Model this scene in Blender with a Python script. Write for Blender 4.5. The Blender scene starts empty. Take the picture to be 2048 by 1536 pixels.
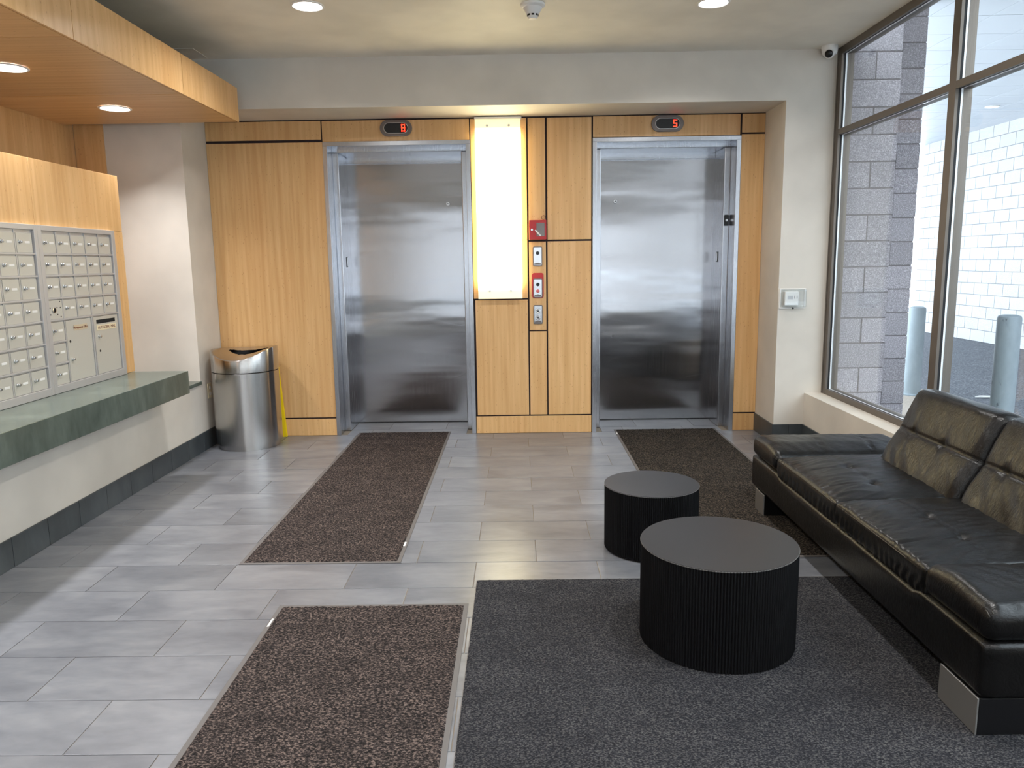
import bpy, bmesh, math, random
import numpy as np
from mathutils import Vector, Matrix, noise
random.seed(7)
PI = math.pi
sc = bpy.context.scene
COL = sc.collection

# ------------------------------------------------------------------ camera
cd = bpy.data.cameras.new('camera'); cam = bpy.data.objects.new('camera', cd); COL.objects.link(cam)
cd.sensor_width = 36; cd.sensor_fit = 'HORIZONTAL'; cd.lens = 36 * 1533.77 / 2048
cd.clip_start = .02; cd.clip_end = 200
Rv = Vector((0.99987669, 0.00637167, -0.01435271)); Uv = Vector((0.01316194, 0.15847634, 0.98727504)); Fv = Vector((-0.00856515, 0.98734222, -0.15837293))
cam.matrix_world = Matrix(((Rv.x, Uv.x, -Fv.x, 0), (Rv.y, Uv.y, -Fv.y, 0), (Rv.z, Uv.z, -Fv.z, 1.5089), (0, 0, 0, 1)))
sc.camera = cam
# ------------------------------------------------------------------ sky, exposure
SKY = 5.0
W = bpy.data.worlds.new('overcast_sky'); sc.world = W; W.use_nodes = True
bgn = W.node_tree.nodes['Background']; bgn.inputs[0].default_value = (.83, .91, 1, 1); bgn.inputs[1].default_value = SKY
sc.view_settings.view_transform = 'Standard'; sc.view_settings.look = 'None'
sc.view_settings.gamma = 1; sc.view_settings.use_curve_mapping = False
sc.view_settings.exposure = 0.75
LAMP_W = 15.0        # each ceiling downlight
CAN_W = 8.0         # each canopy downlight
BOX_E = 7.5          # light box by the lifts
sc.cycles.max_bounces = 8; sc.cycles.diffuse_bounces = 5; sc.cycles.glossy_bounces = 5; sc.cycles.transparent_max_bounces = 12
sc.cycles.sample_clamp_indirect = 6

# ------------------------------------------------------------------ materials
def lin(c):
    return tuple((v / 255 / 12.92 if v / 255 <= .04045 else ((v / 255 + .055) / 1.055) ** 2.4) for v in c) + (1,)
class NT:
    def __init__(s, name):
        s.m = bpy.data.materials.new(name); s.m.use_nodes = True; s.t = s.m.node_tree; s.b = s.t.nodes['Principled BSDF']; s.out = s.t.nodes['Material Output']
    def n(s, typ, **kw):
        o = s.t.nodes.new(typ)
        for k, v in kw.items():
            if k in o.inputs: o.inputs[k].default_value = v
            else: setattr(o, k, v)
        return o
    def l(s, a, b): s.t.links.new(a, b)
    def p(s, **kw):
        for k, v in kw.items(): s.b.inputs[k.replace('_', ' ')].default_value = v
        return s
    def coords(s, scale=(1, 1, 1), rnd=True, kind='Object'):
        tc = s.n('ShaderNodeTexCoord'); mp = s.n('ShaderNodeMapping'); mp.inputs['Scale'].default_value = scale
        if rnd:
            oi = s.n('ShaderNodeObjectInfo'); ml = s.n('ShaderNodeVectorMath', operation='SCALE'); cx = s.n('ShaderNodeCombineXYZ')
            for i in range(3): s.l(oi.outputs['Random'], cx.inputs[i])
            s.l(cx.outputs[0], ml.inputs[0]); ml.inputs['Scale'].default_value = 37
            ad = s.n('ShaderNodeVectorMath', operation='ADD'); s.l(tc.outputs[kind], ad.inputs[0]); s.l(ml.outputs[0], ad.inputs[1]); s.l(ad.outputs[0], mp.inputs[0])
        else: s.l(tc.outputs[kind], mp.inputs[0])
        return mp.outputs[0]
    def noise(s, vec, scale, detail=3, rough=.5, dist=0):
        o = s.n('ShaderNodeTexNoise'); s.l(vec, o.inputs['Vector']); o.inputs['Scale'].default_value = scale; o.inputs['Detail'].default_value = detail
        o.inputs['Roughness'].default_value = rough; o.inputs['Distortion'].default_value = dist; return o.outputs[0]
    def ramp(s, fac, stops):
        o = s.n('ShaderNodeValToRGB'); e = o.color_ramp.elements
        while len(e) < len(stops): e.new(.5)
        for q, (x, c) in zip(e, stops): q.position = x; q.color = c
        s.l(fac, o.inputs[0]); return o.outputs[0]
    def mix(s, fac, a, b, mode='MIX'):
        o = s.n('ShaderNodeMix', data_type='RGBA', blend_type=mode)
        for v, i in ((fac, 0), (a, 6), (b, 7)):
            if hasattr(v, 'default_value'): s.l(v, o.inputs[i])
            else: o.inputs[i].default_value = v
        return o.outputs[2]
    def bump(s, h, strength, dist=.01, chain=None):
        o = s.n('ShaderNodeBump'); o.inputs['Strength'].default_value = strength; o.inputs['Distance'].default_value = dist; s.l(h, o.inputs['Height'])
        if chain is not None: s.l(chain, o.inputs['Normal'])
        return o.outputs[0]
    def color(s, c): s.l(c, s.b.inputs['Base Color'])
    def normal(s, c): s.l(c, s.b.inputs['Normal'])
def plain(name, c, rough=.5, metal=0, spec=.5, emit=None, es=0):
    m = NT(name); m.p(Base_Color=lin(c), Roughness=rough, Metallic=metal); m.b.inputs['Specular IOR Level'].default_value = spec
    if emit: m.b.inputs['Emission Color'].default_value = lin(emit); m.b.inputs['Emission Strength'].default_value = es
    return m.m
def paint(name, c):
    m = NT(name); v = m.coords(rnd=False); n = m.noise(v, 2.2, 3)
    d = tuple(x * .94 for x in c)
    m.color(m.ramp(n, [(.35, lin(d)), (.65, lin(c))])); m.p(Roughness=.62)
    m.normal(m.bump(m.noise(v, 260, 2), .06, .003)); return m.m
def bamboo(name, grain, tone=1.0, rough=.36):
    # grain = index of the axis along the fibres
    m = NT(name)
    s1 = [1, 1, 1]; s1[grain] = .035
    v = m.coords(tuple(s1)); 
    strips = m.noise(v, 34, 1, .4)                 # 2 cm laminated strips
    fine = m.noise(v, 190, 4, .6)
    broad = m.noise(m.coords(tuple(.25 if i == grain else 1 for i in range(3))), 3.2, 2)
    T = lambda c: lin(tuple(min(255, x * tone) for x in c))
    a = m.ramp(strips, [(.30, T((205, 160, 105))), (.5, T((214, 171, 116))), (.72, T((222, 180, 127)))])
    a = m.mix(m.ramp(fine, [(.42, (0, 0, 0, 1)), (.75, (.26, .26, .26, 1))]), a, T((190, 138, 84)))
    a = m.mix(m.ramp(broad, [(.45, (0, 0, 0, 1)), (.8, (.4, .4, .4, 1))]), a, T((206, 152, 94)))
    # bamboo knuckle marks: short dark dashes across the fibres
    s2 = [58, 58, 58]; s2[grain] = 20
    vo = m.n('ShaderNodeTexVoronoi'); m.l(m.coords(tuple(s2)), vo.inputs['Vector']); vo.inputs['Scale'].default_value = 1
    k = m.ramp(vo.outputs['Distance'], [(.05, (.65, .65, .65, 1)), (.15, (0, 0, 0, 1))])
    a = m.mix(k, a, T((150, 96, 50)))
    oi = m.n('ShaderNodeObjectInfo'); hs = m.n('ShaderNodeHueSaturation'); mr = m.n('ShaderNodeMapRange')
    m.l(oi.outputs['Random'], mr.inputs[0]); mr.inputs[3].default_value = .93; mr.inputs[4].default_value = 1.06
    m.l(mr.outputs[0], hs.inputs['Value']); m.l(a, hs.inputs['Color']); m.color(hs.outputs[0])
    m.p(Roughness=rough); m.normal(m.bump(fine, .04, .002)); return m.m
def slate(name, c1, c2, c3, rough=.36, grain=1.0, rnd=.1):
    m = NT(name)
    n = m.noise(m.coords((1, 2.2, 1)), 2.6, 3, .5, .6); n2 = m.noise(m.coords((2, 5, 2)), 6, 3, .5, .4)
    a = m.ramp(n, [(.25, lin(c1)), (.5, lin(c2)), (.75, lin(c3))])
    a = m.mix(.22, a, m.ramp(n2, [(.3, lin(c1)), (.7, lin(c3))]))
    oi = m.n('ShaderNodeObjectInfo'); hs = m.n('ShaderNodeHueSaturation'); mr = m.n('ShaderNodeMapRange')
    m.l(oi.outputs['Random'], mr.inputs[0]); mr.inputs[3].default_value = 1 - rnd; mr.inputs[4].default_value = 1 + rnd * .8
    m.l(mr.outputs[0], hs.inputs['Value']); m.l(a, hs.inputs['Color']); m.color(hs.outputs[0]); m.p(Roughness=rough)
    cleft = m.noise(m.coords((3, 8, 3)), 5, 4, .55, .8)
    m.normal(m.bump(cleft, .10 * grain, .004)); return m.m
def steel(name, c, rough, wav=0, aniso=0, rot=0.0):
    m = NT(name); m.p(Base_Color=lin(c), Metallic=1, Roughness=rough)
    nrm = None
    if wav:
        v = m.coords((.55, .55, 2.6)); nrm = m.bump(m.noise(v, 1.5, 2, .45), wav, .05)
    if aniso:
        m.p(Anisotropic=aniso, Anisotropic_Rotation=rot); t = m.n('ShaderNodeTangent', direction_type='RADIAL', axis='Z'); m.l(t.outputs[0], m.b.inputs['Tangent'])
    b = m.noise(m.coords((160, 160, 1.2)), 3, 3)
    rr = m.ramp(b, [(.3, (rough * .85,) * 3 + (1,)), (.7, (rough * 1.15,) * 3 + (1,))]); m.l(rr, m.b.inputs['Roughness'])
    if nrm is not None: m.normal(nrm)
    return m.m
def carpet(name, dark, mid, lightc, scale, amt=.6):
    m = NT(name); v = m.coords((1, 1.5, 1), rnd=False)
    n = m.noise(v, scale, 2, .7); n2 = m.noise(v, 5, 3)
    a = m.ramp(n, [(.40, lin(dark)), (.52, lin(mid)), (.64, lin(lightc))])
    a = m.mix(m.ramp(n2, [(.4, (0, 0, 0, 1)), (.7, (.35,) * 3 + (1,))]), a, lin(dark))
    m.color(a); m.p(Roughness=.95); m.b.inputs['Specular IOR Level'].default_value = .15
    m.normal(m.bump(n, amt, .008)); return m.m
def leather(name):
    m = NT(name); v = m.coords(rnd=False)
    n = m.noise(v, 9, 4); a = m.ramp(n, [(.3, lin((10, 10, 10))), (.7, lin((17, 16, 16)))]); m.color(a)
    m.p(Roughness=.29); m.b.inputs['Specular IOR Level'].default_value = .36
    vo = m.n('ShaderNodeTexVoronoi'); m.l(v, vo.inputs['Vector']); vo.inputs['Scale'].default_value = 330
    cr = m.noise(m.coords((1, 2.4, 1), rnd=False), 22, 4, .6, 2.0)
    m.normal(m.bump(vo.outputs['Distance'], .03, .001, m.bump(cr, .24, .008))); return m.m
def block_mat(name, c1, c2, lo=.88, hi=1.1):
    m = NT(name); v = m.coords(); n = m.noise(v, 120, 3, .7); n2 = m.noise(v, 4, 2)
    a = m.ramp(n, [(.36, lin(c1)), (.55, lin(c2)), (.74, lin(tuple(min(255, x * 1.35) for x in c2)))])
    oi = m.n('ShaderNodeObjectInfo'); hs = m.n('ShaderNodeHueSaturation'); mr = m.n('ShaderNodeMapRange')
    m.l(oi.outputs['Random'], mr.inputs[0]); mr.inputs[3].default_value = lo; mr.inputs[4].default_value = hi
    m.l(mr.outputs[0], hs.inputs['Value']); m.l(a, hs.inputs['Color']); m.color(hs.outputs[0])
    m.p(Roughness=.9); m.normal(m.bump(n, .5, .006)); return m.m
def glass_mat(name, tint=(.93, .96, .96)):
    m = NT(name); t = m.t; t.nodes.remove(m.b)
    tr = m.n('ShaderNodeBsdfTransparent'); tr.inputs[0].default_value = tint + (1,)
    gl = m.n('ShaderNodeBsdfGlossy'); gl.inputs['Roughness'].default_value = .01
    fr = m.n('ShaderNodeFresnel'); ge = m.n('ShaderNodeNewGeometry'); io = m.n('ShaderNodeMapRange'); m.l(ge.outputs['Backfacing'], io.inputs[0]); io.inputs[3].default_value = 1.5; io.inputs[4].default_value = 1 / 1.5; m.l(io.outputs[0], fr.inputs[0])
    mx = m.n('ShaderNodeMixShader'); m.l(fr.outputs[0], mx.inputs[0]); m.l(tr.outputs[0], mx.inputs[1]); m.l(gl.outputs[0], mx.inputs[2]); m.l(mx.outputs[0], m.out.inputs[0]); return m.m
M = dict(
    wall=paint('wall_paint', (215, 208, 197)), ceil=paint('ceiling_paint', (238, 232, 219)),
    bam=bamboo('bamboo_upright', 2), bamx=bamboo('bamboo_crosswise', 0, .98), 
    gap=plain('shadow_gap', (36, 22, 26), .8), dark=plain('dark_void', (14, 14, 15), .9),
    tile=slate('slate_floor_tile', (90, 92, 98), (110, 112, 117), (130, 131, 134), .28),
    grout=plain('grout', (132, 122, 108), .9), base=slate('slate_baseboard', (50, 55, 58), (62, 67, 70), (76, 81, 83), .4, .6),
    base_grout=plain('baseboard_grout', (150, 145, 138), .9),
    ctop=slate('green_slate_counter', (64, 74, 68), (80, 90, 83), (100, 110, 102), .26, .4, 0),
    door=steel('brushed_steel_door', (172, 172, 176), .17, .12, .75, 0.0), frame=steel('brushed_steel_frame', (188, 190, 196), .24, .04),
    can=steel('brushed_steel_can', (190, 187, 184), .22, 0, .8, 0.25), chrome=steel('satin_metal', (205, 205, 205), .25),
    plate=plain('polished_plate', (200, 200, 202), .22, 1), bezel=plain('grey_bezel', (120, 112, 108), .3, .9),
    rim=plain('painted_rim_glint', (112, 110, 108), .4), satin=plain('satin_foot', (150, 148, 145), .42, .7), black=plain('black_plastic', (14, 14, 16), .35), red=plain('red_enamel', (178, 44, 46), .4), redlens=plain('red_button', (205, 110, 110), .3),
    led=plain('red_digit', (255, 40, 20), .4, 0, .5, (255, 52, 28), 2.6),
    mail=plain('mailbox_grey', (196, 193, 184), .42, .25), mailf=plain('mailbox_frame', (188, 186, 186), .4, .45), white=plain('white_plastic', (232, 230, 226), .4),
    tan=plain('label_tan', (196, 178, 150), .5), brown=plain('label_brown', (104, 52, 30), .5), cream=plain('cream_plate', (222, 208, 176), .45),
    leather=leather('black_leather'), stitch=plain('seam_thread', (58, 54, 46), .45),
    mat=carpet('brown_mat_pile', (25, 22, 22), (57, 50, 48), (114, 100, 93), 100), mat2=carpet('black_mat_pile', (20, 18, 17), (46, 42, 38), (96, 85, 74), 95),
    rug=carpet('charcoal_rug', (27, 27, 31), (50, 50, 54), (86, 85, 84), 135, .7), rubber=plain('rubber_border', (96, 92, 90), .7),
    alum=plain('bronze_aluminium', (112, 104, 96), .42, .55), gasket=plain('black_gasket', (12, 12, 18), .6), glint_spacer=plain('painted_glint', (240, 242, 245), .35, .3),
    glass=glass_mat('window_glass'), clear=glass_mat('clear_cover', (.9, .92, .93)),
    block=block_mat('split_face_block', (140, 135, 140), (178, 172, 177)), wblock=block_mat('pale_block', (176, 176, 178), (200, 200, 202), .96, 1.02), mortar=plain('mortar', (128, 122, 124), .95),
    wmortar=plain('pale_mortar', (150, 150, 152), .95), soff=plain('white_soffit', (198, 203, 210), .45), asphalt=carpet('asphalt', (78, 80, 86), (100, 102, 108), (132, 134, 140), 45, .3),
    conc=block_mat('concrete', (140, 128, 117), (160, 149, 138)), facade=paint('sky_block_paint', (178, 173, 170)), yellow=plain('yellow_plastic', (240, 208, 20), .4), paper=plain('white_paper', (240, 240, 238), .8),
)
m = NT('fluted_black'); m.p(Base_Color=lin((8, 8, 10)), Roughness=.6); m.b.inputs['Specular IOR Level'].default_value = .2; M['flute'] = m.m
m = NT('table_top_black'); v = m.coords(rnd=False); m.p(Base_Color=lin((29, 29, 31)), Roughness=.36); m.normal(m.bump(m.noise(v, 300, 2), .05, .001)); M['ttop'] = m.m
m = NT('bollard_grey'); v = m.coords((1, 1, .5)); n = m.noise(v, 9, 4, .7); m.color(m.ramp(n, [(.3, lin((92, 100, 107))), (.34, lin((134, 145, 152))), (.7, lin((150, 161, 168)))])); m.p(Roughness=.6); M['boll'] = m.m
m = NT('downlight_lens'); m.b.inputs['Emission Color'].default_value = (1, .97, .95, 1); m.b.inputs['Emission Strength'].default_value = 9; M['lens'] = m.m
# light box diffuser: tubes behind it fall short of both ends, so the ends glow less
m = NT('light_box_diffuser'); tc = m.n('ShaderNodeTexCoord'); sx = m.n('ShaderNodeSeparateXYZ'); m.l(tc.outputs['Generated'], sx.inputs[0])
e1 = m.ramp(sx.outputs[2], [(0, (.045, .045, .045, 1)), (.045, (.06, .06, .06, 1)), (.10, (1, 1, 1, 1)), (.88, (1, 1, 1, 1)), (.955, (.06, .06, .06, 1)), (1, (.045, .045, .045, 1))])
m.p(Base_Color=lin((245, 238, 205)), Roughness=.35); m.b.inputs['Emission Color'].default_value = (1, .87, .53, 1)
mu = m.n('ShaderNodeMath', operation='MULTIPLY'); mu.inputs[1].default_value = BOX_E; m.l(e1, mu.inputs[0]); m.l(mu.outputs[0], m.b.inputs['Emission Strength']); M['box'] = m.m
# darker slotted edge of the outgoing mail door etc. use plain black

# ------------------------------------------------------------------ mesh helpers
def bxm(bm, x0, x1, y0, y1, z0, z1):
    vs = [bm.verts.new(c) for c in ((x0, y0, z0), (x1, y0, z0), (x1, y1, z0), (x0, y1, z0), (x0, y0, z1), (x1, y0, z1), (x1, y1, z1), (x0, y1, z1))]
    for f in ((0, 3, 2, 1), (4, 5, 6, 7), (0, 1, 5, 4), (1, 2, 6, 5), (2, 3, 7, 6), (3, 0, 4, 7)): bm.faces.new([vs[i] for i in f])
def finish(me, smooth=False, ang=None):
    if smooth:
        me.polygons.foreach_set('use_smooth', [True] * len(me.polygons))
        if ang is not None: me.set_sharp_from_angle(angle=ang)
def to_mesh(bm, name, smooth=False, ang=None):
    bmesh.ops.recalc_face_normals(bm, faces=bm.faces)
    me = bpy.data.meshes.new(name); bm.to_mesh(me); bm.free(); finish(me, smooth, ang); return me
def link(name, me, mat, parent=None, loc=(0, 0, 0)):
    o = bpy.data.objects.new(name, me); COL.objects.link(o)
    if mat is not None and me is not None and not me.materials: me.materials.append(mat)
    o.location = loc
    if parent: o.parent = parent
    return o
CACHE = {}
def box(name, x0, x1, y0, y1, z0, z1, mat, parent=None, bev=0, org=None):
    """box object with its origin at its own centre; equal boxes share their mesh"""
    c = Vector(((x0 + x1) / 2, (y0 + y1) / 2, (z0 + z1) / 2)); d = (round(x1 - x0, 4), round(y1 - y0, 4), round(z1 - z0, 4))
    key = (d, bev, mat.name)
    if key not in CACHE:
        bm = bmesh.new(); bxm(bm, -d[0] / 2, d[0] / 2, -d[1] / 2, d[1] / 2, -d[2] / 2, d[2] / 2)
        if bev: bmesh.ops.bevel(bm, geom=bm.edges[:], offset=bev, segments=2, affect='EDGES', profile=.6)
        CACHE[key] = to_mesh(bm, name)
    if parent is not None: c = c - world_loc(parent)
    return link(name, CACHE[key], mat, parent, c)
def world_loc(o):
    l = Vector(o.location)
    while o.parent: o = o.parent; l += Vector(o.location)
    return l
def boxes(name, L, mat, parent=None, bev=0):
    bm = bmesh.new()
    off = world_loc(parent) if parent else Vector((0, 0, 0))
    for b in L: bxm(bm, b[0] - off.x, b[1] - off.x, b[2] - off.y, b[3] - off.y, b[4] - off.z, b[5] - off.z)
    if bev: bmesh.ops.bevel(bm, geom=bm.edges[:], offset=bev, segments=2, affect='EDGES', profile=.6)
    return link(name, to_mesh(bm, name), mat, parent)
def lathe(name, prof, mat, parent=None, loc=(0, 0, 0), seg=48, axis='Z', smooth=True, ang=.6):
    """prof = [(r, h)...] turned about the axis"""
    key = ('L', tuple(prof), seg, axis, mat.name)
    if key not in CACHE:
        bm = bmesh.new(); rings = []
        for r, h in prof:
            rg = []
            for i in range(1 if r < 1e-6 else seg):
                a = 2 * PI * i / seg; p = (r * math.cos(a), r * math.sin(a), h)
                if axis == 'Y': p = (p[0], p[2], p[1])
                elif axis == 'X': p = (p[2], p[0], p[1])
                rg.append(bm.verts.new(p))
            rings.append(rg)
        for A, B in zip(rings, rings[1:]):
            for i in range(seg):
                j = (i + 1) % seg
                if len(A) == 1 and len(B) == 1: continue
                if len(A) == 1: bm.faces.new((A[0], B[i], B[j]))
                elif len(B) == 1: bm.faces.new((A[i], A[j], B[0]))
                else: bm.faces.new((A[i], A[j], B[j], B[i]))
        CACHE[key] = to_mesh(bm, name, smooth, ang)
    return link(name, CACHE[key], mat, parent, loc)
def prism(name, pts, d0, d1, mat, parent=None, loc=(0, 0, 0), plane='XZ', bev=0):
    """closed outline pts extruded from d0 to d1; plane XZ extrudes along Y, YZ along X, XY along Z"""
    bm = bmesh.new()
    def P(a, b, d): return {'XZ': (a, d, b), 'YZ': (d, a, b), 'XY': (a, b, d)}[plane]
    A = [bm.verts.new(P(a, b, d0)) for a, b in pts]; B = [bm.verts.new(P(a, b, d1)) for a, b in pts]
    n = len(pts); fa = bm.faces.new(A); fb = bm.faces.new(B[::-1])
    for i in range(n): bm.faces.new((A[i], A[(i + 1) % n], B[(i + 1) % n], B[i]))
    if bev: bmesh.ops.bevel(bm, geom=list(set(fa.edges) | set(fb.edges)), offset=bev, segments=2, affect='EDGES')
    return link(name, to_mesh(bm, name), mat, parent, loc)
def rrect(w, h, r, n=6, cx=0, cy=0):
    out = []
    for qx, qy, a0 in ((1, 1, 0), (-1, 1, PI / 2), (-1, -1, PI), (1, -1, 1.5 * PI)):
        for i in range(n + 1):
            a = a0 + PI / 2 * i / n; out.append((cx + qx * (w / 2 - r) + r * math.cos(a), cy + qy * (h / 2 - r) + r * math.sin(a)))
    return out
def tube(name, pts, r, mat, parent=None, seg=6, closed=False):
    off = world_loc(parent) if parent else Vector((0, 0, 0))
    P = [Vector(p) - off for p in pts]; bm = bmesh.new(); rings = []; n = len(P)
    for i, p in enumerate(P):
        a = P[(i - 1) % n] if closed else P[max(i - 1, 0)]; b = P[(i + 1) % n] if closed else P[min(i + 1, n - 1)]
        t = (b - a).normalized(); u = t.cross(Vector((0, 0, 1)) if abs(t.z) < .9 else Vector((1, 0, 0))).normalized(); w = t.cross(u)
        rings.append([bm.verts.new(p + r * (math.cos(2 * PI * k / seg) * u + math.sin(2 * PI * k / seg) * w)) for k in range(seg)])
    m_ = n if closed else n - 1
    for i in range(m_):
        A, B = rings[i], rings[(i + 1) % n]
        for k in range(seg): bm.faces.new((A[k], A[(k + 1) % seg], B[(k + 1) % seg], B[k]))
    if not closed: bm.faces.new(rings[0][::-1]); bm.faces.new(rings[-1])
    return link(name, to_mesh(bm, name, True), mat, parent)
def empty(name, loc=(0, 0, 0)):
    o = bpy.data.objects.new(name, None); COL.objects.link(o); o.location = loc; o.empty_display_size = .1; return o
def tag(o, label=None, cat=None, group=None, kind=None):
    if label: o['label'] = label
    if cat: o['category'] = cat
    if group: o['group'] = group
    if kind: o['kind'] = kind
    return o
def thing(name, label, cat, loc=(0, 0, 0), group=None): return tag(empty(name, loc), label, cat, group)
def struct(o): o['kind'] = 'structure'; return o
def text(name, body, size, mat, parent, loc, face, ext=.0006):
    cu = bpy.data.curves.new(name, 'FONT'); cu.body = body; cu.size = size; cu.extrude = ext; cu.align_x = 'CENTER'; cu.align_y = 'CENTER'; cu.resolution_u = 3
    t = bpy.data.objects.new(name + '_curve', cu); COL.objects.link(t)
    dg = bpy.context.evaluated_depsgraph_get(); me = bpy.data.meshes.new_from_object(t.evaluated_get(dg)); bpy.data.objects.remove(t)
    Mx = {'+X': Matrix(((0, 0, 1), (1, 0, 0), (0, 1, 0))), '-Y': Matrix(((1, 0, 0), (0, 0, -1), (0, 1, 0)))}[face].to_4x4()
    me.transform(Mx); me.materials.clear()
    return link(name, me, mat, parent, Vector(loc) - world_loc(parent))

# ================================================================== GEOMETRY CONSTANTS
D = 6.66; DW = 6.178; HC = 3.067; XL = -2.6; XB = -3.43; XF = 2.466; XP = 2.329; TI = .3048; R0 = 6.447; J0 = -.226; YN = -2.6

# ================================================================== FLOOR
fl = struct(box('floor', -3.6, 2.7, YN - .2, 7.25, -.12, -.0032, M['grout']))
G = .0035
def tile_row(i):
    y1 = R0 - i * TI; y0 = y1 - TI
    return y0 + G / 2, y1 - G / 2
def tile_spans(i, xa, xb):
    off = J0 if i % 2 else J0 + TI
    n = math.floor((xa - off) / (2 * TI)); x = off + n * 2 * TI
    while x < xb:
        a, b = max(x, xa), min(x + 2 * TI, xb)
        if b - a > .03: yield a + G / 2, b - G / 2
        x += 2 * TI
def lay_tile(a, b, y0, y1):
    t = box('tile', a, b, y0, y1, -.008, 0, M['tile'], fl, .0012)
    t.location.z += random.uniform(-.0005, .0002); t.rotation_euler = (random.uniform(-.0006, .0006), random.uniform(-.0004, .0004), 0)
for i in range(0, 17):
    y0, y1 = tile_row(i)
    for a, b in tile_spans(i, XL, XP): lay_tile(a, b, y0, y1)
y0, y1 = tile_row(-1)
for a, b in tile_spans(-1, XL, 2.085): lay_tile(a, b, y0, D - .004)
for xa, xb in ((-1.53, -.468), (.735, 1.80)):                     # inside the lift doorways
    for k, (ya, yb) in enumerate(((D + .001, 6.86), (6.863, 7.19))):
        xs = [xa, xa + .34, xa + .86, xb] if k else [xa, xa + .2, xa + .74, xb]
        for a, b in zip(xs, xs[1:]): lay_tile(a + G / 2, b - G / 2, ya, yb)
bm = bmesh.new()                                                   # the tiles behind the viewpoint, seen only in reflections
for i in range(17, 30):
    y0, y1 = tile_row(i)
    for a, b in tile_spans(i, XL, XP): bxm(bm, a, b, y0, y1, -.008 - fl.location.z, 0 - fl.location.z)
o = link('tile_field', to_mesh(bm, 'tile_field'), M['tile'], fl); o.location = (-fl.location.x, -fl.location.y, 0); o['kind'] = 'stuff'

# ================================================================== CEILING AND WALLS
struct(box('ceiling', -3.6, 2.6, YN - .2, 7.3, HC, HC + .15, M['ceil']))
wl = struct(empty('wall_left'))
box('upper_wall', -3.6, XB - .012, YN, DW, .5, HC, M['wall'], wl)
box('low_wall', -3.6, XL, YN, DW, 0, .548, M['wall'], wl)
box('end_wall', -3.6, XL, DW, 6.72, 0, HC, M['wall'], wl)
PANEL_Y = [6.165, 5.045, 3.80, 2.55, 1.30, .05]
for a, b in zip(PANEL_Y, PANEL_Y[1:]): box('panel', XB - .012, XB, b + .0015, a - .0015, .77, 2.60, M['bam'], wl, .001)
box('panel', XB, -3.2, DW - .012, DW - .0005, .77, 2.60, M['bam'], wl, .001)
box('cap', -3.1, XL + .012, 5.43, DW - .001, .548, .575, M['ctop'], wl, .002)
wb = struct(empty('wall_back'))
boxes('bulkhead', [(XL, XF + .1, DW, 6.72, 2.697, HC)], M['wall'], wb)
boxes('jamb_wall', [(2.086, XF + .1, DW, 6.72, 0, 2.697)], M['wall'], wb)
boxes('backing', [(XL, -1.62, 6.669, 6.72, 0, 2.697), (-1.62, -.38, 6.669, 6.72, 2.5, 2.697), (-.38, .646, 6.669, 6.72, 0, 2.697), (.646, 1.886, 6.669, 6.72, 2.5, 2.697), (1.886, 2.09, 6.669, 6.72, 0, 2.697)], M['gap'], wb)
boxes('shaft_light_stop', [(-3.6, 2.6, 7.22, 7.3, 0, HC), (-3.6, -1.7, 6.72, 7.22, 0, HC), (-.36, .62, 6.73, 7.22, 0, HC), (1.92, 2.6, 6.72, 7.22, 0, HC)], M['dark'], wb)  # dark boxes added around the lift shafts to stop light leaks
WOOD = [(-2.598, -1.628, 2.536, 2.687), (-2.598, -1.617, .163, 2.515), (-2.598, -1.617, .001, .150),
        (-1.617, -.386, 2.517, 2.685), (-.376, .091, 1.191, 2.684), (-.364, .090, .164, 1.177),
        (.104, .247, 1.684, 2.684), (.104, .249, .913, 1.669), (.103, .250, .164, .901), (.264, .636, 1.684, 2.684), (.263, .636, .164, 1.669),
        (-.376, .640, .001, .152), (.650, 1.876, 2.520, 2.688), (1.892, 2.084, 2.540, 2.690), (1.890, 2.084, .163, 2.526), (1.886, 2.084, .001, .150)]
for x0, x1, z0, z1 in WOOD: box('panel', x0, x1, D, 6.669, z0, z1, M['bam'], wb, .001)
# wall to the right: low wall, ledge and the glazing above it
wr = struct(empty('wall_right'))
boxes('low_wall', [(XP, 2.6, YN, DW, 0, .413)], M['wall'], wr)
# wall behind the viewpoint, with a glazed front
wf = struct(empty('wall_front'))
boxes('spandrel', [(-3.6, 2.7, YN - .15, YN, 0, .42)], M['alum'], wf)
boxes('front_wall', [(-3.6, -2.3, YN - .15, YN, .42, HC), (2.35, 2.7, YN - .15, YN, .42, HC), (-2.3, 2.35, YN - .15, YN, 2.62, HC)], M['wall'], wf)
w2 = struct(empty('window_2'))
xs2 = [-2.3, -1.14, .02, 1.18, 2.35]
boxes('frame', [(x - .03, x + .03, YN - .12, YN - .03, .42, 2.62) for x in xs2] + [(-2.3, 2.35, YN - .12, YN - .03, z - .03, z + .03) for z in (.45, 2.1, 2.59)], M['alum'], w2)
for a, b in zip(xs2, xs2[1:]): box('pane', a + .03, b - .03, YN - .08, YN - .074, .48, 2.56, M['glass'], w2)
# baseboards
bl = struct(empty('baseboard_left'))
box('grout_bed', XL, XL + .004, YN, D, 0, .15, M['base_grout'], bl)
y = 4.012 + 8 * .3035
while y > -.5:
    a, b = y - .3035 + .002, min(y - .002, D)
    if b - a > .02: box('tile', XL + .002, XL + .012, a, b, .001, .154, M['base'], bl, .001)
    y -= .3035
br = struct(empty('baseboard_right'))
box('tile', 2.074, 2.086, DW - .011, D, .001, .154, M['base'], br, .001)
for a, b in ((2.075, 2.21), (2.213, XP)): box('tile', a, b, DW - .012, DW, .001, .154, M['base'], br, .001)
y = DW - .013
while y > 1.5: box('tile', XP - .012, XP, y - .3015, y, .001, .154, M['base'], br, .001); y -= .3035

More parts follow.
